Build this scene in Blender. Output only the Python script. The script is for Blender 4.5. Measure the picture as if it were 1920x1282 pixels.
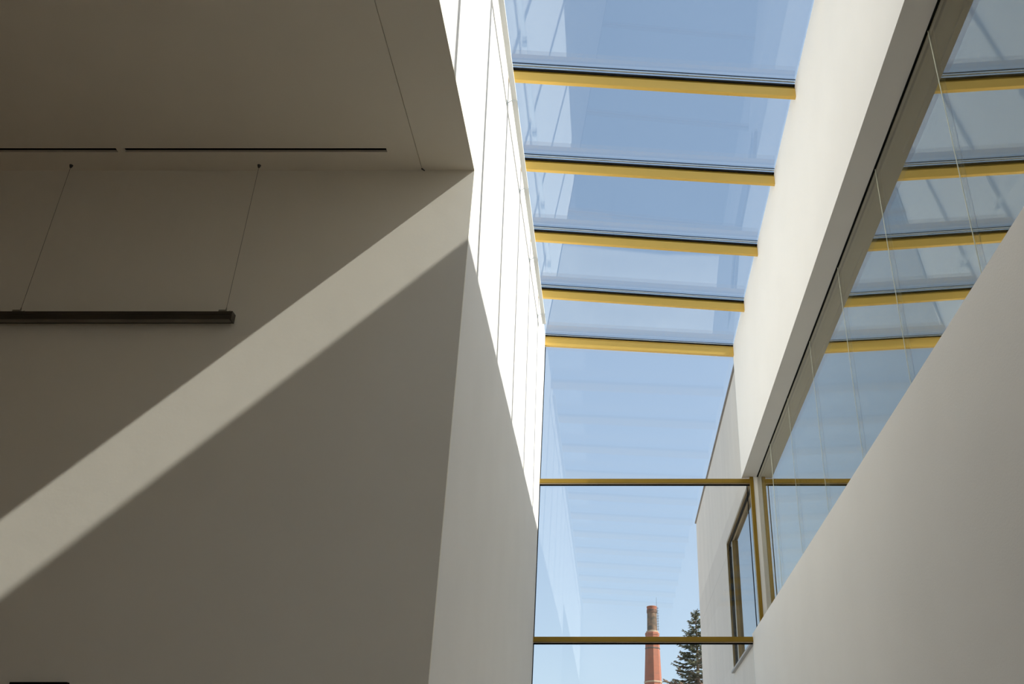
import bpy, bmesh, math, random
from mathutils import Vector, Matrix

for o in list(bpy.data.objects):
    bpy.data.objects.remove(o, do_unlink=True)
SC = bpy.context.scene
COL = SC.collection
rnd = random.Random(7)

# ------------------------------------------------------------------ camera, sky, sun, exposure
EYE = 1.7                                   # eye height above the hall floor
PITCH = math.radians(28.5)
cam_d = bpy.data.cameras.new('camera')
cam = bpy.data.objects.new('camera', cam_d)
COL.objects.link(cam)
cam.location = (0, 0, EYE)
cam.rotation_euler = (math.radians(90) + PITCH, 0, 0)
cam_d.sensor_width = 36.0
cam_d.lens = 36.0 * 1758.0 / 1920.0
cam_d.shift_x = -(1152.0 - 960.0) / 1920.0
cam_d.clip_start = 0.05
cam_d.clip_end = 2000
SC.camera = cam

TO_SUN = Vector((1.0, -0.160, 0.997)).normalized()
SUN_ENERGY = 11.3
SKY_STRENGTH = 1.0
EXPOSURE = 0.06

world = bpy.data.worlds.new('sky')
SC.world = world
world.use_nodes = True
wn = world.node_tree
wn.nodes.clear()
sky = wn.nodes.new('ShaderNodeTexSky')
sky.sky_type = 'NISHITA'
sky.sun_disc = False
sky.sun_elevation = math.asin(TO_SUN.z)
sky.sun_rotation = math.atan2(TO_SUN.x, TO_SUN.y)
sky.altitude = 300
sky.air_density = 1.0
sky.dust_density = 1.1
sky.ozone_density = 1.6
bg = wn.nodes.new('ShaderNodeBackground')
bg.inputs['Strength'].default_value = SKY_STRENGTH
wo = wn.nodes.new('ShaderNodeOutputWorld')
# the photograph's tone: a gentler, paler gradient from zenith to horizon than the raw model, the same in every direction
gm = wn.nodes.new('ShaderNodeGamma'); gm.inputs['Gamma'].default_value = 0.5
mulc = wn.nodes.new('ShaderNodeMixRGB'); mulc.blend_type = 'MULTIPLY'; mulc.inputs['Fac'].default_value = 1.0
mulc.inputs['Color2'].default_value = (0.358, 0.378, 0.398, 1)
wn.links.new(sky.outputs[0], gm.inputs['Color'])
wn.links.new(gm.outputs[0], mulc.inputs['Color1'])
wn.links.new(mulc.outputs[0], bg.inputs['Color'])
wn.links.new(bg.outputs[0], wo.inputs['Surface'])

sun_d = bpy.data.lights.new('sun', 'SUN')
sun_d.energy = SUN_ENERGY
sun_d.angle = math.radians(0.55)
sun_d.color = (1.0, 0.90, 0.79)
sun = bpy.data.objects.new('sun', sun_d)
COL.objects.link(sun)
sun.rotation_euler = TO_SUN.to_track_quat('Z', 'Y').to_euler()
sun.location = (20, -5, 25)

SC.view_settings.view_transform = 'Standard'
SC.view_settings.look = 'None'
SC.view_settings.gamma = 1.0
SC.view_settings.use_curve_mapping = False
SC.view_settings.exposure = EXPOSURE
SC.cycles.max_bounces = 24
SC.cycles.diffuse_bounces = 10
SC.cycles.glossy_bounces = 8
SC.cycles.transparent_max_bounces = 24
SC.cycles.sample_clamp_indirect = 6.0

# ------------------------------------------------------------------ materials
def new_mat(name):
    m = bpy.data.materials.new(name)
    m.use_nodes = True
    nt = m.node_tree
    nt.nodes.clear()
    out = nt.nodes.new('ShaderNodeOutputMaterial')
    return m, nt, out

def tex_coord(nt, scale=(1, 1, 1)):
    tc = nt.nodes.new('ShaderNodeTexCoord')
    mp = nt.nodes.new('ShaderNodeMapping')
    mp.inputs['Scale'].default_value = scale
    nt.links.new(tc.outputs['Object'], mp.inputs['Vector'])
    return mp.outputs['Vector']

def noise(nt, vec, scale, detail=4, rough=0.5):
    n = nt.nodes.new('ShaderNodeTexNoise')
    n.inputs['Scale'].default_value = scale
    n.inputs['Detail'].default_value = detail
    n.inputs['Roughness'].default_value = rough
    nt.links.new(vec, n.inputs['Vector'])
    return n.outputs['Fac']

def ramp(nt, fac, stops):
    r = nt.nodes.new('ShaderNodeValToRGB')
    els = r.color_ramp.elements
    while len(els) < len(stops):
        els.new(0.5)
    for e, (p, c) in zip(els, stops):
        e.position = p
        e.color = (*c, 1) if len(c) == 3 else c
    nt.links.new(fac, r.inputs['Fac'])
    return r.outputs['Color']

def surf(name, c0, c1, scale=2.0, rough=0.85, metal=0.0, bump=0.0, bscale=30.0, stretch=(1, 1, 1), spec=0.3, bdist=0.01, bump2=0.0, b2scale=3.0):
    m, nt, out = new_mat(name)
    b = nt.nodes.new('ShaderNodeBsdfPrincipled')
    v = tex_coord(nt, stretch)
    f = noise(nt, v, scale)
    nt.links.new(ramp(nt, f, [(0.3, c0), (0.7, c1)]), b.inputs['Base Color'])
    b.inputs['Roughness'].default_value = rough
    b.inputs['Metallic'].default_value = metal
    b.inputs['Specular IOR Level'].default_value = spec
    last = None
    for amt, sc in ((bump, bscale), (bump2, b2scale)):
        if amt > 0:
            bp = nt.nodes.new('ShaderNodeBump')
            bp.inputs['Strength'].default_value = amt
            bp.inputs['Distance'].default_value = bdist
            nt.links.new(noise(nt, v, sc, 6, 0.55), bp.inputs['Height'])
            if last:
                nt.links.new(last, bp.inputs['Normal'])
            last = bp.outputs['Normal']
    if last:
        nt.links.new(last, b.inputs['Normal'])
    nt.links.new(b.outputs[0], out.inputs['Surface'])
    return m

def glass(name, tint, f0, wav=0.0):
    """clear architectural pane: straight-through transmission plus a mirror part by angle of view"""
    m, nt, out = new_mat(name)
    tr = nt.nodes.new('ShaderNodeBsdfTransparent')
    tr.inputs['Color'].default_value = (*tint, 1)
    gl = nt.nodes.new('ShaderNodeBsdfGlossy')
    gl.inputs['Roughness'].default_value = 0.0
    gl.inputs['Color'].default_value = (0.97, 0.98, 0.97, 1)
    geo = nt.nodes.new('ShaderNodeNewGeometry')
    dot = nt.nodes.new('ShaderNodeVectorMath'); dot.operation = 'DOT_PRODUCT'
    nt.links.new(geo.outputs['Normal'], dot.inputs[0])
    nt.links.new(geo.outputs['Incoming'], dot.inputs[1])
    def mth(op, a, b=None):
        n = nt.nodes.new('ShaderNodeMath'); n.operation = op
        for i, x in enumerate((a, b)):
            if x is None:
                continue
            if isinstance(x, (int, float)):
                n.inputs[i].default_value = x
            else:
                nt.links.new(x, n.inputs[i])
        return n.outputs[0]
    ca = mth('ABSOLUTE', dot.outputs['Value'])
    k = mth('POWER', mth('SUBTRACT', 1.0, ca), 5.0)
    fac = mth('ADD', mth('MULTIPLY', k, 1.0 - f0), f0)
    if wav > 0:
        bp = nt.nodes.new('ShaderNodeBump')
        bp.inputs['Strength'].default_value = wav
        bp.inputs['Distance'].default_value = 0.01
        nt.links.new(noise(nt, tex_coord(nt), 1.3, 1, 0.4), bp.inputs['Height'])
        nt.links.new(bp.outputs['Normal'], gl.inputs['Normal'])
    mx = nt.nodes.new('ShaderNodeMixShader')
    nt.links.new(fac, mx.inputs[0])
    nt.links.new(tr.outputs[0], mx.inputs[1])
    nt.links.new(gl.outputs[0], mx.inputs[2])
    nt.links.new(mx.outputs[0], out.inputs['Surface'])
    return m

M = {}
M['ceiling_paint'] = surf('ceiling_paint', (0.82, 0.765, 0.655), (0.85, 0.795, 0.685), 1.5, 0.9, spec=0.2)
M['white_plaster'] = surf('white_plaster', (0.87, 0.845, 0.805), (0.895, 0.87, 0.83), 1.5, 0.9, bump=0.10, bscale=90, spec=0.2)
M['trowelled_plaster'] = surf('trowelled_plaster', (0.85, 0.805, 0.71), (0.88, 0.835, 0.74), 1.2, 0.95, bump=0.03, bscale=45, bump2=0.20, b2scale=2.6, bdist=0.008, spec=0.1)
M['gallery_plaster'] = surf('gallery_plaster', (0.70, 0.62, 0.34), (0.74, 0.66, 0.38), 1.5, 0.9)
M['render_wall'] = surf('exterior_render', (0.76, 0.68, 0.60), (0.82, 0.735, 0.65), 2.0, 0.95, bump=0.2, bscale=60, stretch=(1, 1, 0.25))
M['floor'] = surf('oak_floor', (0.17, 0.105, 0.055), (0.23, 0.145, 0.08), 3.0, 0.6, stretch=(6, 0.6, 1))
M['pale_floor'] = surf('pale_screed', (0.82, 0.76, 0.67), (0.85, 0.79, 0.70), 1.0, 0.7)
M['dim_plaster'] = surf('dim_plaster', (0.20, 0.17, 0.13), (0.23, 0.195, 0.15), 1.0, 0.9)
M['paving'] = surf('pale_paving', (0.34, 0.33, 0.30), (0.42, 0.41, 0.37), 0.6, 0.9, bump=0.2, bscale=8)
M['roof_gravel'] = surf('roof_gravel', (0.32, 0.31, 0.29), (0.45, 0.44, 0.42), 30, 0.95)
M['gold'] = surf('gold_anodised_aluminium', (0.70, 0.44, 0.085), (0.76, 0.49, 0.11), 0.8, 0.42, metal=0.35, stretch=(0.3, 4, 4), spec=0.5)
M['tan_lip'] = surf('tan_lip', (0.62, 0.46, 0.28), (0.68, 0.52, 0.33), 2.0, 0.4, metal=0.2)  # highlight on the transoms' lower chamfer, put into a lighter tan colour
M['sill_grey'] = surf('sill_grey', (0.36, 0.33, 0.30), (0.42, 0.39, 0.36), 2.0, 0.6)
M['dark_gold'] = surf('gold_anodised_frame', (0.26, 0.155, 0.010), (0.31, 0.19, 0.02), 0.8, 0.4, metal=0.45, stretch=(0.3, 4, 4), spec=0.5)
M['bronze'] = surf('bronze_frame', (0.25, 0.16, 0.055), (0.36, 0.24, 0.09), 3, 0.45, metal=0.4)
M['rubber'] = surf('black_rubber', (0.008, 0.008, 0.008), (0.014, 0.014, 0.014), 10, 0.8, spec=0.1)
M['alu'] = surf('silver_aluminium', (0.55, 0.60, 0.62), (0.65, 0.70, 0.72), 5, 0.4, metal=0.6)
M['silicone'] = surf('pale_silicone', (0.52, 0.54, 0.44), (0.60, 0.62, 0.52), 5, 0.6)
M['bar_white'] = surf('white_painted_bar', (0.66, 0.66, 0.63), (0.74, 0.74, 0.71), 6, 0.6, stretch=(1, 0.2, 1))
M['dark'] = surf('black_recess', (0.006, 0.005, 0.004), (0.012, 0.010, 0.008), 3, 0.9, spec=0.05)
M['lamp_body'] = surf('grey_lamp_body', (0.055, 0.045, 0.032), (0.075, 0.062, 0.045), 3, 0.5, metal=0.2)
M['lamp_diffuser'] = surf('dull_lamp_diffuser', (0.16, 0.145, 0.12), (0.20, 0.18, 0.15), 3, 0.6)
M['steel'] = surf('steel_cable', (0.20, 0.18, 0.15), (0.28, 0.25, 0.21), 8, 0.5, metal=0.3)
M['coping'] = surf('brown_metal_coping', (0.16, 0.13, 0.11), (0.22, 0.18, 0.15), 2, 0.5)
M['bark'] = surf('bark', (0.10, 0.07, 0.05), (0.18, 0.13, 0.09), 9, 0.95, bump=0.6, bscale=20)
M['needles'] = surf('fir_needles', (0.05, 0.06, 0.032), (0.13, 0.14, 0.09), 1.2, 0.8)
M['needles_rust'] = surf('rusty_needles', (0.10, 0.055, 0.035), (0.17, 0.10, 0.07), 1.2, 0.8)
M['stone_band'] = surf('pale_stone_band', (0.30, 0.23, 0.16), (0.36, 0.28, 0.20), 3, 0.9)
M['iron'] = surf('dark_iron', (0.05, 0.045, 0.04), (0.09, 0.08, 0.07), 5, 0.7)
M['sky_glass'] = glass('skylight_glass', (0.875, 0.922, 0.95), 0.075, 0.02)
M['end_glass'] = glass('end_window_glass', (0.97, 0.985, 0.985), 0.035, 0.02)
M['gallery_glass'] = glass('gallery_glass', (0.92, 0.90, 0.78), 0.23, 0.02)
M['outer_glass'] = glass('outer_window_glass', (0.30, 0.32, 0.33), 0.20)

def brick_mat(name, c1, c2, mortar, soot=0.0):
    m, nt, out = new_mat(name)
    b = nt.nodes.new('ShaderNodeBsdfPrincipled')
    tc = nt.nodes.new('ShaderNodeTexCoord')
    br = nt.nodes.new('ShaderNodeTexBrick')
    br.inputs['Scale'].default_value = 1.0
    br.inputs['Brick Width'].default_value = 0.28
    br.inputs['Row Height'].default_value = 0.09
    br.inputs['Mortar Size'].default_value = 0.012
    br.inputs['Color1'].default_value = (*c1, 1)
    br.inputs['Color2'].default_value = (*c2, 1)
    br.inputs['Mortar'].default_value = (*mortar, 1)
    nt.links.new(tc.outputs['UV'], br.inputs['Vector'])
    f = noise(nt, tex_coord(nt, (1, 1, 1.6)), 1.5, 6, 0.65)
    mx = nt.nodes.new('ShaderNodeMixRGB')
    mx.blend_type = 'MIX'
    mx.inputs['Color2'].default_value = (0.055, 0.05, 0.038, 1)
    fr = ramp(nt, f, [(0.50 - 0.15 * soot, (0, 0, 0)), (0.66 - 0.08 * soot, (soot, soot, soot))])
    nt.links.new(fr, mx.inputs['Fac'])
    nt.links.new(br.outputs['Color'], mx.inputs['Color1'])
    nt.links.new(mx.outputs['Color'], b.inputs['Base Color'])
    b.inputs['Roughness'].default_value = 0.95
    nt.links.new(b.outputs[0], out.inputs['Surface'])
    return m
M['brick'] = brick_mat('red_brick', (0.29, 0.080, 0.043), (0.22, 0.062, 0.036), (0.24, 0.13, 0.085), 0.25)
M['soot'] = surf('sooty_brick_ring', (0.07, 0.05, 0.04), (0.16, 0.09, 0.06), 2.5, 0.95)
M['brick_old'] = brick_mat('sooty_brick', (0.20, 0.10, 0.06), (0.15, 0.08, 0.05), (0.24, 0.18, 0.12), 0.95)

# ------------------------------------------------------------------ mesh helpers (coordinates relative to the eye; z shifted on linking)
def bx(bm, x0, x1, y0, y1, z0, z1, bevel=0.0):
    r = bmesh.ops.create_cube(bm, size=1.0)
    for v in r['verts']:
        v.co = Vector(((x0 + x1) / 2 + v.co.x * (x1 - x0), (y0 + y1) / 2 + v.co.y * (y1 - y0), (z0 + z1) / 2 + v.co.z * (z1 - z0)))
    if bevel > 0:
        es = list({e for v in r['verts'] for e in v.link_edges})
        bmesh.ops.bevel(bm, geom=es, offset=bevel, segments=2, affect='EDGES', profile=0.5)
    return r['verts']

def prism(bm, pts0, pts1):
    a = [bm.verts.new(p) for p in pts0]
    b = [bm.verts.new(p) for p in pts1]
    n = len(a)
    for i in range(n):
        bm.faces.new((a[i], a[(i + 1) % n], b[(i + 1) % n], b[i]))
    bm.faces.new(a[::-1]); bm.faces.new(b)

def tube(bm, p0, p1, r0, r1=None, n=10):
    r1 = r0 if r1 is None else r1
    p0 = Vector(p0); p1 = Vector(p1)
    d = (p1 - p0).normalized()
    u = d.orthogonal().normalized(); w = d.cross(u)
    ring = lambda p, r: [p + (u * math.cos(t) + w * math.sin(t)) * r for t in [2 * math.pi * i / n for i in range(n)]]
    prism(bm, ring(p0, r0), ring(p1, r1))

def obj(name, bm, mat, parent=None, kind=None, origin=None, smooth=False):
    """origin is relative to the eye, as are all coordinates of bm"""
    bmesh.ops.recalc_face_normals(bm, faces=bm.faces[:])
    me = bpy.data.meshes.new(name)
    if origin is None:
        if parent is not None:
            origin = Vector(parent['_o'])
        else:
            c = [v.co for v in bm.verts]
            origin = Vector(((min(v.x for v in c) + max(v.x for v in c)) / 2, (min(v.y for v in c) + max(v.y for v in c)) / 2, min(v.z for v in c)))
    origin = Vector(origin)
    bmesh.ops.translate(bm, vec=-origin, verts=bm.verts[:])
    bm.to_mesh(me); bm.free()
    me.materials.append(M[mat])
    if smooth:
        for p in me.polygons:
            p.use_smooth = True
    o = bpy.data.objects.new(name, me)
    COL.objects.link(o)
    ow = origin + Vector((0, 0, EYE))
    if parent is not None:
        o.parent = parent
        o.location = origin - Vector(parent['_o'])
    else:
        o.location = ow
    o['_o'] = list(origin)
    if kind:
        o['kind'] = kind
    return o

def empty(name, loc, kind=None, label=None, cat=None, group=None):
    o = bpy.data.objects.new(name, None)
    COL.objects.link(o)
    o.location = Vector(loc) + Vector((0, 0, EYE))
    o['_o'] = list(loc)
    o.empty_display_size = 0.2
    if kind: o['kind'] = kind
    if label: o['label'] = label
    if cat: o['category'] = cat
    if group: o['group'] = group
    return o

def tag(o, label=None, cat=None, group=None, kind=None):
    if label: o['label'] = label
    if cat: o['category'] = cat
    if group: o['group'] = group
    if kind: o['kind'] = kind
    return o

def box_obj(name, boxes, mat, parent=None, kind=None, bevel=0.0):
    bm = bmesh.new()
    for b in boxes:
        bx(bm, *b, bevel=bevel)
    return obj(name, bm, mat, parent, kind)

# ------------------------------------------------------------------ dimensions (metres, relative to the eye)
XL, XR = -1.107, 1.89          # faces of the tall left wall and of the right wall
XG = 2.115                     # gallery glass
YE = 13.2                      # plane of the end window
YW = 5.87                      # face of the shaded wall at left
ZC = 4.73                      # low ceiling at left
ZS = 4.87                      # soffit over the gallery glass
ZP = 2.616                     # top of the lower right wall
Y0 = -5.0                      # rear of the hall
ZF = -EYE                      # floor
SL = 0.2 / 2.997               # fall of the skylight
def zb(x): return 7.08 - (x - XL) * 0.062     # underside of the gold rafters
GLZ = 0.185
def zg(x): return zb(x) + GLZ                 # underside of the skylight glass

# ------------------------------------------------------------------ the setting
box_obj('floor', [(XL, XR, Y0, YE, ZF - 0.2, ZF)], 'pale_floor', kind='structure')
box_obj('floor_side_room', [(-9.0, XL, Y0, YW, ZF - 0.2, ZF)], 'floor', kind='structure')
# ceiling of the side room, with its two slot openings and one open joint
sx0, sx1, sx2, sx3 = -8.0, -3.82, -3.768, -1.749
sy0, sy1 = 5.603, 5.647
jx0, jx1 = -1.5205, -1.5155
box_obj('ceiling', [
    (-9.0, jx0, Y0, sy0, ZC, ZC + 0.02), (jx1, XL, Y0, YW, ZC, ZC + 0.02),
    (-9.0, sx0, sy0, sy1, ZC, ZC + 0.02), (sx1, sx2, sy0, sy1, ZC, ZC + 0.02), (sx3, jx0, sy0, sy1, ZC, ZC + 0.02),
    (-9.0, jx0, sy1, YW, ZC, ZC + 0.02)], 'ceiling_paint', kind='structure')
box_obj('trim_1', [(jx0 - 0.02, jx1 + 0.02, Y0, YW, ZC + 0.022, ZC + 0.03)], 'dark', kind='structure')
box_obj('wall_far', [(-9.0, XL, YW, YW + 0.03, ZF, ZC + 0.02)], 'trowelled_plaster', kind='structure')
box_obj('wall_left', [(XL - 0.25, XL, YW + 0.03, YE + 0.1, ZF, zg(XL)), (XL - 0.25, XL, Y0, YW + 0.03, ZC + 0.021, zg(XL))], 'white_plaster', kind='structure')
box_obj('wall_outer', [(-9.2, -9.0, Y0, YW + 0.03, ZF, ZC + 0.02)], 'dim_plaster', kind='structure')
box_obj('wall_rear', [(-9.2, 9.2, Y0 - 0.2, Y0, ZF, 7.3)], 'white_plaster', kind='structure')
box_obj('wall_upper_right', [(XR, XG + 0.03, Y0, YE + 0.02, ZS, zg(XR) - 0.01)], 'white_plaster', kind='structure')
box_obj('wall_right', [(XR, XG + 0.03, Y0, YE + 0.02, ZF, ZP)], 'white_plaster', kind='structure')
# gallery room behind the glass
gx0 = 2.283; gx1 = 2.297
box_obj('ceiling_gallery', [
    (XG + 0.03, gx0, Y0, YE, ZS, ZS + 0.03), (gx1, 9.0, Y0, YE, ZS, ZS + 0.03),
    (gx0, gx1, 5.82, 7.17, ZS, ZS + 0.03), (gx0, gx1, 11.3, YE, ZS, ZS + 0.03)], 'gallery_plaster', kind='structure')
box_obj('floor_gallery', [(XG + 0.03, 9.0, Y0, YE, 1.9, 2.1)], 'floor', kind='structure')
box_obj('wall_gallery', [(9.0, 9.2, Y0, YE, ZF, 7.1), (XG, 9.0, YE, YE + 0.08, ZF, 7.1)], 'gallery_plaster', kind='structure')
box_obj('trim_2', [(XG - 0.010, XG + 0.006, Y0, YE - 0.06, ZS - 0.006, ZS)], 'rubber', kind='structure')
box_obj('roof', [(-9.2, XL - 0.25, Y0, 13.3, 7.1, 7.22), (XG + 0.03, 9.2, Y0, 13.28, 6.95, 7.04)], 'roof_gravel', kind='structure')
box_obj('ground', [(-150, 150, 13.3, 400, ZF - 0.4, ZF - 0.05)], 'paving', kind='structure')

# ------------------------------------------------------------------ skylight: window_1
w1 = empty('window_1', (XL, YE, 7.08), 'structure')
yl = [13.2, 11.71, 10.26, 8.80, 7.34, 5.90, 4.45, 2.99, 1.54, 0.08, -1.38, -2.84, -4.30]
yr = [13.2, 11.79, 10.34, 8.85, 7.40, 5.95, 4.49, 3.03, 1.57, 0.11, -1.35, -2.81, -4.27]
prof = [(-0.044, 0.0), (-0.002, 0.0), (0.0, 0.003), (0.0, 0.112), (-0.047, 0.112), (-0.047, 0.004)]
neck = [(-0.036, 0.112), (0.0, 0.112), (0.0, 0.142), (-0.036, 0.142)]
gask = [(-0.056, 0.142), (0.02, 0.142), (0.02, 0.164), (-0.056, 0.164)]
strp = [(-0.080, 0.176), (-0.062, 0.176), (-0.062, GLZ - 0.001), (-0.080, GLZ - 0.001)]
seal = [(-0.106, 0.176), (-0.100, 0.176), (-0.100, GLZ - 0.001), (-0.106, GLZ - 0.001)]
def run(bm, pr, a, b, dz=0.0):
    xa, xb = XL + 0.001, XR - 0.001
    prism(bm, [(xa, a + p[0], zb(xa) + p[1] + dz) for p in pr], [(xb, b + p[0], zb(xb) + p[1] + dz) for p in pr])
for k, (a, b) in enumerate(zip(yl, yr)):
    bm = bmesh.new()
    if k == 0:
        run(bm, [(-0.06, 0.0), (0.0, 0.0), (0.0, 0.165), (-0.048, 0.165), (-0.048, 0.135), (-0.06, 0.13)], a, b)
    else:
        run(bm, prof, a, b)
    ra = obj('rafter', bm, 'gold', w1)
    if k:
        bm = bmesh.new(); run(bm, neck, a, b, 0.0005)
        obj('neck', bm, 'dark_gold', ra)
    for nm, pr, mt in (('gasket', gask, 'rubber'), ('glazing_strip', strp, 'alu'), ('seal', seal, 'rubber')):
        bm = bmesh.new(); run(bm, pr, a, b, 0.001 if k else 0.0)
        if k == 0 and nm == 'gasket':
            bm.free(); bm = bmesh.new()
            run(bm, [(-0.07, 0.166), (0.0, 0.166), (0.0, 0.18), (-0.07, 0.18)], a, b)
        obj(nm, bm, mt, ra)
yl2 = yl + [-5.0]; yr2 = yr + [-5.0]
for k in range(len(yl)):
    bm = bmesh.new()
    y1a, y1b, y0a, y0b = yl2[k] - 0.004, yr2[k] - 0.004, yl2[k + 1] + 0.004, yr2[k + 1] + 0.004
    za, zc = zg(XL), zg(XR)
    xa, xb = XL - 0.06, XR + 0.08
    prism(bm, [(xa, y0a, zg(xa)), (xb, y0b, zg(xb)), (xb, y1b, zg(xb)), (xa, y1a, zg(xa))],
              [(xa, y0a, zg(xa) + 0.03), (xb, y0b, zg(xb) + 0.03), (xb, y1b, zg(xb) + 0.03), (xa, y1a, zg(xa) + 0.03)])
    obj('pane', bm, 'sky_glass', w1)

# ------------------------------------------------------------------ end window: window_2
w2 = empty('window_2', (XL, YE, ZF), 'structure')
zt = [4.845, 2.575, 0.305]                        # tops of the transoms
x_end = 2.0
panes = [(zt[0] - 0.02, zb(XL) + 0.01, XR), (zt[1] - 0.02, zt[0] - 0.07, x_end), (zt[2] - 0.02, zt[1] - 0.07, XR), (ZF + 0.05, zt[2] - 0.07, XR)]
for i, (z0, z1, xe) in enumerate(panes):
    bm = bmesh.new()
    if i == 0:
        prism(bm, [(XL, YE + 0.0, z0), (xe, YE + 0.0, z0), (xe, YE + 0.0, zb(XR)), (XL, YE + 0.0, zb(XL))],
                  [(XL, YE + 0.024, z0), (xe, YE + 0.024, z0), (xe, YE + 0.024, zb(XR)), (XL, YE + 0.024, zb(XL))])
    else:
        bx(bm, XL, xe, YE, YE + 0.024, z0, z1)
    obj('pane', bm, 'end_glass', w2)
for i, z in enumerate(zt):
    xe = x_end if i == 0 else XR - 0.001
    bm = bmesh.new()
    prism(bm, [(XL + 0.001, YE - 0.05, z - 0.068), (XL + 0.001, YE - 0.002, z - 0.075), (XL + 0.001, YE - 0.002, z), (XL + 0.001, YE - 0.05, z - 0.005)],
              [(xe, YE - 0.05, z - 0.068), (xe, YE - 0.002, z - 0.075), (xe, YE - 0.002, z), (xe, YE - 0.05, z - 0.005)])
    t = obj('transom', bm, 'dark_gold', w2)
    box_obj('lip', [(XL + 0.001, xe, YE - 0.050, YE - 0.014, z - 0.079, z - 0.0755)], 'tan_lip', t)  # added strip whose pale colour paints the bright lower edge
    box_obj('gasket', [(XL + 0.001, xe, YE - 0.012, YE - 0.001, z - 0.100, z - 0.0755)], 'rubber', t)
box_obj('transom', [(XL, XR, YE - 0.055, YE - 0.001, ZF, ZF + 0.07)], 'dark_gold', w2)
box_obj('gasket', [(XL + 0.001, XL + 0.012, YE - 0.014, YE - 0.001, ZF, 7.07)], 'rubber', w2)
# jamb beside the gallery glass
box_obj('gasket', [(1.953, 1.965, YE - 0.012, YE - 0.001, ZP, zt[0] - 0.08)], 'rubber', w2)
box_obj('jamb', [(2.0, 2.052, YE - 0.06, YE + 0.024, ZP, ZS)], 'dark_gold', w2, bevel=0.003)
box_obj('trim_3', [(2.053, XG - 0.001, YE - 0.05, YE + 0.02, ZP, ZS - 0.001)], 'white_plaster', kind='structure')

# ------------------------------------------------------------------ gallery glazing: window_3
w3 = empty('window_3', (XG, Y0, ZP), 'structure')
yj = [Y0] + [-4.2 + 1.46 * i for i in range(0, 12)] + [YE - 0.05]
for a, b in zip(yj[:-1], yj[1:]):
    box_obj('pane', [(XG, XG + 0.02, a + 0.003, b - 0.003, ZP, ZS - 0.001)], 'gallery_glass', w3)
for i, a in enumerate(yj[1:-1]):
    w = 0.013 if i >= 11 else 0.0045
    box_obj('joint', [(XG - 0.0008, XG + 0.003, a - w, a + w, ZP, ZS - 0.007)], 'silicone', w3)

# ------------------------------------------------------------------ slots in the ceilings
def slot(name, x0, x1, y0, y1, z, label, cat, depth=0.09, t=0.003, ends=True, group=None):
    e = empty(name, ((x0 + x1) / 2, (y0 + y1) / 2, z), label=label, cat=cat, group=group)
    box_obj('housing', [(x0, x1, y0 - 0.012, y0 - 0.001, z + 0.021, z + depth), (x0, x1, y1 + 0.001, y1 + 0.012, z + 0.021, z + depth), (x0, x1, y0 - 0.012, y1 + 0.012, z + depth, z + depth + 0.01)], 'dark', e)
    ins = y0 + (y1 - y0) * 0.55
    box_obj('blade', [(x0 + 0.02, x1 - 0.02, ins, ins + 0.004, z + 0.024, z + depth - 0.005)], 'dark', e)
    box_obj('end_plate', [(x1 - 0.002, x1 + 0.004, y0 - 0.01, y1 + 0.01, z + 0.021, z + depth)], 'lamp_body', e)
    box_obj('end_plate', [(x0 - 0.004, x0 + 0.002, y0 - 0.01, y1 + 0.01, z + 0.021, z + depth)], 'lamp_body', e)
    return e
slot('slot_vent', sx2, sx3, sy0, sy1, ZC, 'long black slot diffuser in the ceiling, the one ending nearest the tall white wall', 'vent', group='slot diffusers in the low ceiling')
slot('slot_vent', sx0, sx1, sy0, sy1, ZC, 'black slot diffuser in the ceiling running off the left edge of the photo', 'vent', group='slot diffusers in the low ceiling')
def gslot(y0, y1, label):
    e = empty('slot_vent', (gx0 + 0.005, (y0 + y1) / 2, ZS), label=label, cat='vent', group='thin slots in the gallery ceiling')
    box_obj('housing', [(gx0 - 0.01, gx0 - 0.001, y0, y1, ZS + 0.031, ZS + 0.06), (gx1 + 0.001, gx1 + 0.01, y0, y1, ZS + 0.031, ZS + 0.06), (gx0 - 0.01, gx1 + 0.01, y0, y1, ZS + 0.06, ZS + 0.07)], 'dark', e)
gslot(Y0 + 0.01, 5.815, 'thin dark slot in the gallery ceiling behind glass, nearest the top edge')
gslot(7.175, 11.295, 'thin dark slot in the gallery ceiling behind glass, farther one towards end window')

# ------------------------------------------------------------------ flat bar along the top of the left wall, its brackets
rail = empty('shade_rail', (-1.036, 3.5, 6.80), label='slim white flat bar fixed on small brackets along the top of the sunlit wall', cat='rail')
bm = bmesh.new()
cx, cz, hw, th = -1.033, 6.815, 0.031, 0.006
cs = [Vector(q) for q in ((-0.026, 0, 0.018), (-0.026, 0, -0.009), (-0.022, 0, -0.013), (0.022, 0, -0.013), (0.026, 0, -0.009), (0.026, 0, 0.018), (0.022, 0, 0.022), (-0.022, 0, 0.022))]
prism(bm, [(cx + c.x, Y0 + 0.05, cz + c.z) for c in cs], [(cx + c.x, 11.98, cz + c.z) for c in cs])
obj('bar', bm, 'bar_white', rail)
for a in yl[1:]:
    bm = bmesh.new()
    yb = a - 0.03
    bx(bm, XL + 0.001, XL + 0.007, yb - 0.012, yb + 0.012, cz - 0.07, cz - 0.01)
    tube(bm, (XL + 0.006, yb, cz - 0.045), (cx - 0.020, yb, cz - 0.013), 0.004, n=8)
    bx(bm, cx - 0.036, cx + 0.036, yb - 0.003, yb + 0.003, cz - 0.017, cz - 0.010)
    obj('bracket', bm, 'alu', rail)

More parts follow.
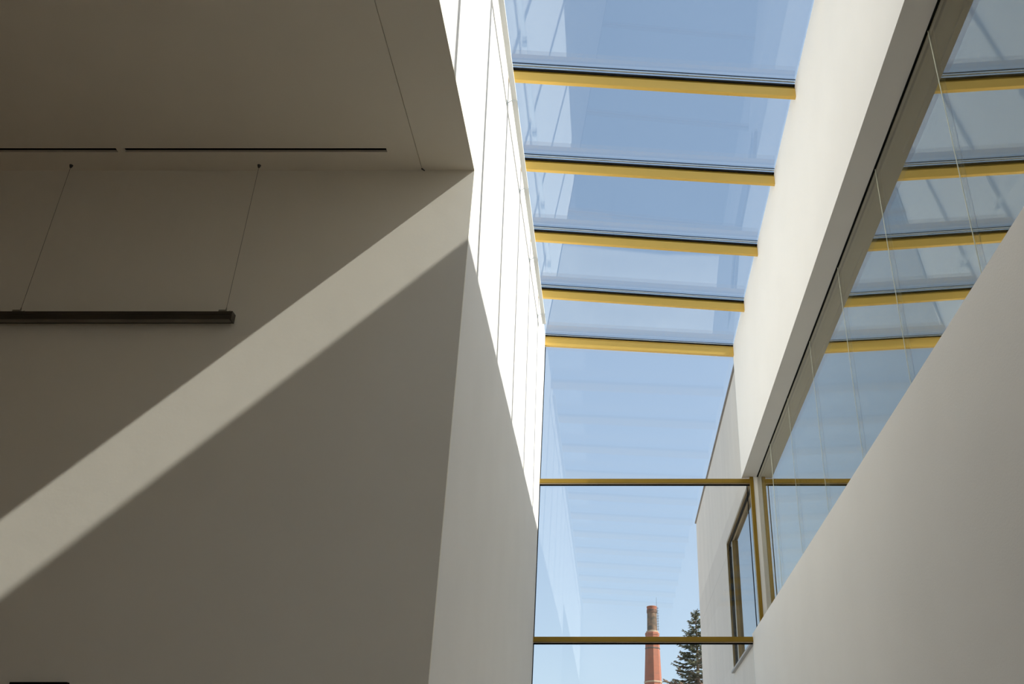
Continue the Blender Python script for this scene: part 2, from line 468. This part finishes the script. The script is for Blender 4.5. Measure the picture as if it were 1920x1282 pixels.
# ------------------------------------------------------------------ suspended lamp in front of the shaded wall
lx0, lx1 = -7.15, -2.735
ly0, ly1, lz0, lz1 = 5.775, 5.835, 3.318, 3.385
lamp = empty('suspended_lamp', ((lx0 + lx1) / 2, 5.8, lz0), label='long slim unlit linear lamp hung on thin cables before the shaded wall', cat='lamp')
bm = bmesh.new()
p = [(ly0, lz0 + 0.006), (ly0 + 0.006, lz0 + 0.006), (ly0 + 0.006, lz0 + 0.012), (ly1 - 0.006, lz0 + 0.012), (ly1 - 0.006, lz0), (ly1, lz0), (ly1, lz1), (ly0, lz1), (ly0, lz0 + 0.045), (ly0 + 0.004, lz0 + 0.042), (ly0 + 0.004, lz0 + 0.038), (ly0, lz0 + 0.035)]
prism(bm, [(lx0, a, b) for a, b in p], [(lx1, a, b) for a, b in p])
obj('housing', bm, 'lamp_body', lamp)
box_obj('diffuser', [(lx0 + 0.005, lx1 - 0.005, ly0 + 0.007, ly1 - 0.007, lz0 + 0.003, lz0 + 0.0115)], 'lamp_diffuser', lamp)
for xe in (lx1, lx0 - 0.012):
    box_obj('end_cap', [(xe + 0.0005, xe + 0.012, ly0 - 0.002, ly1 + 0.002, lz0 - 0.002, lz1 + 0.002)], 'lamp_body', lamp, bevel=0.002)
for x in (-2.787, -4.262, -5.737, -7.06):
    y = 5.805
    bm = bmesh.new(); tube(bm, (x, y, lz1 + 0.045), (x, y, ZC - 0.02), 0.0016, n=8)
    cb = obj('cable', bm, 'steel', lamp)
    bm = bmesh.new(); tube(bm, (x, y, ZC - 0.024), (x, y, ZC - 0.0005), 0.007, 0.014, n=14)
    obj('ceiling_cup', bm, 'iron', cb)
    bm = bmesh.new()
    bx(bm, x - 0.045, x + 0.01, y - 0.02, y + 0.02, lz1 + 0.0005, lz1 + 0.02, bevel=0.002)
    tube(bm, (x, y, lz1 + 0.018), (x, y, lz1 + 0.048), 0.006, 0.003, n=10)
    tube(bm, (x + 0.008, y - 0.005, lz1 + 0.012), (x + 0.04, y - 0.012, lz1 + 0.014), 0.0018, n=6)
    obj('clamp', bm, 'steel', lamp)

# small dark stub where the ceiling joint meets the wall
bm = bmesh.new(); tube(bm, (-1.518, YW - 0.03, ZC - 0.006), (-1.50, YW - 0.002, ZC - 0.004), 0.006, 0.004, n=10)
tag(obj('joint_plug', bm, 'iron'), 'tiny dark plug at the wall end of the ceiling joint', 'plug')

# dark panel whose top edge just enters the frame
pan = empty('wall_panel', (-3.41, YW - 0.02, 0.4), label='dark flat panel on the shaded wall at the bottom left edge of the photo', cat='panel')
box_obj('frame', [(-3.578, -3.24, YW - 0.035, YW - 0.002, 0.862, 0.88), (-3.578, -3.24, YW - 0.035, YW - 0.002, 0.18, 0.198), (-3.578, -3.56, YW - 0.035, YW - 0.002, 0.198, 0.862), (-3.258, -3.24, YW - 0.035, YW - 0.002, 0.198, 0.862)], 'dark', pan)
box_obj('face', [(-3.56, -3.258, YW - 0.025, YW - 0.002, 0.198, 0.862)], 'iron', pan)

# ------------------------------------------------------------------ wing of the building outside
XO = 2.02
bl = empty('building', (XO, 18.0, ZF), label='pale grey rendered wing with a flat roof standing beyond the end window', cat='building')
wy0, wy1, wz0, wz1 = 13.32, 16.5, 2.66, 4.865
zt_b = 7.12
bm = bmesh.new()
for b in [(XO, XO + 0.35, wy1, 22.5, ZF - 0.04, zt_b), (XO, XO + 0.35, 13.3, wy1, wz1, zt_b), (XO, XO + 0.35, 13.3, wy1, ZF - 0.04, wz0), (XO + 0.35, 9.5, 13.3, 22.5, ZF - 0.04, zt_b)]:
    bx(bm, *b)
obj('wall', bm, 'render_wall', bl)
box_obj('coping', [(XO - 0.03, 9.5, 13.3, 22.53, zt_b, zt_b + 0.035)], 'coping', bl)
wf = box_obj('window_frame', [
    (XO - 0.012, XO + 0.12, wy1 - 0.05, wy1, wz0, wz1), (XO - 0.012, XO + 0.12, wy0, wy1 - 0.05, wz1 - 0.05, wz1)], 'bronze', bl)
box_obj('sash', [(XO + 0.05, XO + 0.11, wy1 - 0.13, wy1 - 0.052, wz0 + 0.05, wz1 - 0.052), (XO + 0.05, XO + 0.11, wy0, wy1 - 0.13, wz1 - 0.13, wz1 - 0.052)], 'bronze', bl)
box_obj('sash', [(XO + 0.02, XO + 0.11, wy1 - 0.58, wy1 - 0.48, wz0 + 0.05, wz1 - 0.132)], 'bronze', bl)
box_obj('glazing_strip', [(XO + 0.018, XO + 0.03, wy1 - 0.476, wy1 - 0.455, wz0 + 0.05, wz1 - 0.132)], 'alu', bl)
box_obj('sash', [(XO + 0.05, XO + 0.11, wy0, wy1 - 0.13, wz0 + 0.035, wz0 + 0.1)], 'bronze', bl)
box_obj('pane', [(XO + 0.07, XO + 0.09, wy0, wy1 - 0.58, wz0 + 0.1, wz1 - 0.132)], 'outer_glass', bl)
box_obj('pane', [(XO + 0.07, XO + 0.09, wy1 - 0.475, wy1 - 0.132, wz0 + 0.1, wz1 - 0.132)], 'outer_glass', bl)
box_obj('sill', [(XO - 0.05, XO + 0.12, wy0, wy1 + 0.03, wz0 - 0.03, wz0 + 0.003)], 'sill_grey', bl)
box_obj('seal', [(XO + 0.02, XO + 0.06, wy1 - 0.075, wy1 - 0.051, wz0 + 0.01, wz1 - 0.055), (XO + 0.02, XO + 0.06, wy0, wy1 - 0.08, wz1 - 0.072, wz1 - 0.051), (XO + 0.03, XO + 0.065, wy1 - 0.20, wy1 - 0.14, wz0 + 0.05, wz1 - 0.135)], 'rubber', bl)

# ------------------------------------------------------------------ brick chimney far off
ch = empty('chimney', (4.72, 120, ZF), label='tall old red brick factory chimney with a round sooty top beyond the end window', cat='chimney')
CX, CY = 4.72, 120.0
def lathe(name, prof, n, mat, rot=0.0, smooth=False, parent=ch):
    bm = bmesh.new()
    uv = bm.loops.layers.uv.new('UVMap')
    rings = []
    for r, z in prof:
        rings.append([bm.verts.new((CX + r * math.sin(rot + 2 * math.pi * i / n), CY - r * math.cos(rot + 2 * math.pi * i / n), z)) for i in range(n)])
    for a in range(len(rings) - 1):
        for i in range(n):
            j = (i + 1) % n
            f = bm.faces.new((rings[a][i], rings[a][j], rings[a + 1][j], rings[a + 1][i]))
            c = 2 * math.pi * prof[a][0] / n
            us = [i * c, (i + 1) * c, (i + 1) * c, i * c]
            zs = [prof[a][1], prof[a][1], prof[a + 1][1], prof[a + 1][1]]
            for lp, u, z in zip(f.loops, us, zs):
                lp[uv].uv = (u, z)
    bm.faces.new(rings[0][::-1]); bm.faces.new(rings[-1])
    return obj(name, bm, mat, parent, smooth=False)
rr = math.radians(4)
lathe('shaft', [(1.72, ZF - 0.05), (1.06, 17.9), (0.90, 22.0), (0.885, 22.9), (0.86, 22.9), (0.86, 23.55), (0.90, 23.58), (0.90, 23.85), (0.80, 23.95)], 8, 'brick', rr)
lathe('stone_ring', [(0.66, 23.92), (0.76, 23.93), (0.76, 24.08), (0.63, 24.14)], 32, 'stone_band')
lathe('stack', [(0.635, 24.1), (0.60, 26.55)], 32, 'brick_old')
lathe('collar', [(0.60, 26.3), (0.655, 26.36), (0.655, 26.70), (0.62, 26.74)], 32, 'soot')
lathe('rim', [(0.60, 26.72), (0.62, 26.76), (0.625, 26.98), (0.655, 27.0), (0.655, 27.12), (0.60, 27.15)], 32, 'brick')
lathe('band', [(0.90, 21.92), (0.945, 21.95), (0.945, 22.05), (0.90, 22.08)], 8, 'iron', rr)
lathe('band', [(1.06, 17.95), (1.12, 17.98), (1.12, 18.12), (1.05, 18.15)], 8, 'stone_band', rr)
bm = bmesh.new()
lxx = CX + 0.80
for s in (-0.16, 0.16):
    tube(bm, (CX + 0.74, CY - 0.3 + s, 24.1), (CX + 0.70, CY - 0.3 + s, 27.0), 0.018, n=6)
for i in range(9):
    z = 24.3 + i * 0.32
    tube(bm, (CX + 0.74 - (z - 24.1) * 0.013, CY - 0.46, z), (CX + 0.74 - (z - 24.1) * 0.013, CY - 0.14, z), 0.015, n=6)
    tube(bm, (CX + 0.55, CY - 0.3, z), (CX + 0.86, CY - 0.3, z + 0.02), 0.02, n=6)
obj('ladder', bm, 'iron', ch)
bm = bmesh.new(); tube(bm, (CX + 0.60, CY, 26.9), (CX + 0.60, CY, 28.3), 0.022, 0.010, n=6)
obj('lightning_rod', bm, 'iron', ch)

# ------------------------------------------------------------------ fir tree
tx, ty, ttop = 3.83, 45.0, 9.95
tree = empty('fir_tree', (tx, ty, ZF), label='tall dark green fir tree half hidden behind the grey wing outside', cat='tree')
bm = bmesh.new(); tube(bm, (tx, ty, ZF - 0.05), (tx, ty, ttop - 0.3), 0.26, 0.02, n=12)
obj('trunk', bm, 'bark', tree)
fol, rust, br = bmesh.new(), bmesh.new(), bmesh.new()
def spindle(bm, p0, p1, r):
    p0 = Vector(p0); p1 = Vector(p1)
    dd = (p1 - p0); L = dd.length
    if L < 1e-4: return
    dd.normalize(); u = dd.orthogonal().normalized(); w = dd.cross(u)
    a = bm.verts.new(p0); b = bm.verts.new(p1)
    m = p0 + (p1 - p0) * 0.4
    ang = rnd.random() * 2
    q = [bm.verts.new(m + (u * math.cos(ang + t) + w * math.sin(ang + t)) * r) for t in (0, 2.09, 4.19)]
    for i in range(3):
        bm.faces.new((a, q[(i + 1) % 3], q[i])); bm.faces.new((b, q[i], q[(i + 1) % 3]))
z = ttop - 0.15
while z > 0.5:
    h = ttop - z
    R = 0.14 + 0.44 * h * (0.80 + 0.30 * rnd.random())
    R = min(R, 3.1)
    nb = 5 if h < 1 else 8
    for i in range(nb):
        az = 2 * math.pi * (i + rnd.random() * 0.8) / nb + z * 2.1
        r = R * (0.50 + 0.60 * rnd.random())
        zz = z + rnd.uniform(-0.10, 0.10)
        out = Vector((math.cos(az), math.sin(az), 0))
        droop = -0.10 * r - 0.05 * r * r
        lift = r * (0.55 * math.exp(-h * 1.2) + rnd.uniform(-0.12, 0.12))
        pts = []
        for t in [j / 6 for j in range(7)]:
            pts.append(Vector((tx, ty, zz)) + out * r * t + Vector((0, 0, (droop + lift) * t + 0.20 * r * t ** 3)))
        for a, b in zip(pts[:-1], pts[1:]):
            tube(br, a, b, 0.012 + 0.006 * r, n=4)
        nt_ = max(6, int(r * 15))
        side = Vector((-out.y, out.x, 0))
        for j in range(nt_):
            t = 0.18 + 0.82 * (j + rnd.random()) / nt_
            f = min(5, int(t * 6)); p = pts[f].lerp(pts[f + 1], t * 6 - f)
            ln = (0.12 + 0.20 * (1 - t) * min(r, 1.6)) * (0.7 + 0.7 * rnd.random())
            s = 1 if j % 2 else -1
            dirv = (out * 0.75 + side * s * 0.85 + Vector((0, 0, rnd.uniform(-0.35, 0.15)))).normalized()
            tgt = rust if (z < 8.0 and rnd.random() < 0.10) or (z < 6.9 and rnd.random() < 0.15) else fol
            spindle(tgt, p, p + dirv * ln * 1.2, 0.022 + 0.02 * rnd.random())
            spindle(tgt, p + Vector((0, 0, 0.02)), p + out * ln * 0.7 + Vector((0, 0, rnd.uniform(-0.08, 0.08))), 0.026)
            q = p + dirv * ln * 0.5
            spindle(tgt, q, q + (out * 0.7 - side * s * 0.3 + Vector((0, 0, rnd.uniform(-0.4, 0.1)))).normalized() * ln * 0.7, 0.018)
    z -= 0.14 + 0.05 * rnd.random() + (0.05 if h > 2 else 0)
for j in range(40):
    zz = ttop - 0.5 * rnd.random(); az = rnd.random() * 6.28
    spindle(fol, (tx, ty, zz), (tx + 0.13 * math.cos(az), ty + 0.13 * math.sin(az), zz + 0.10), 0.015)
spindle(fol, (tx, ty, ttop - 0.4), (tx, ty, ttop + 0.12), 0.03)
obj('branches', br, 'bark', tree, kind='stuff')
obj('needles', fol, 'needles', tree, kind='stuff')
o = obj('needles', rust, 'needles_rust', tree, kind='stuff'); o['label'] = 'rust brown needle sprays'

for o in bpy.data.objects:
    if '_o' in o: del o['_o']
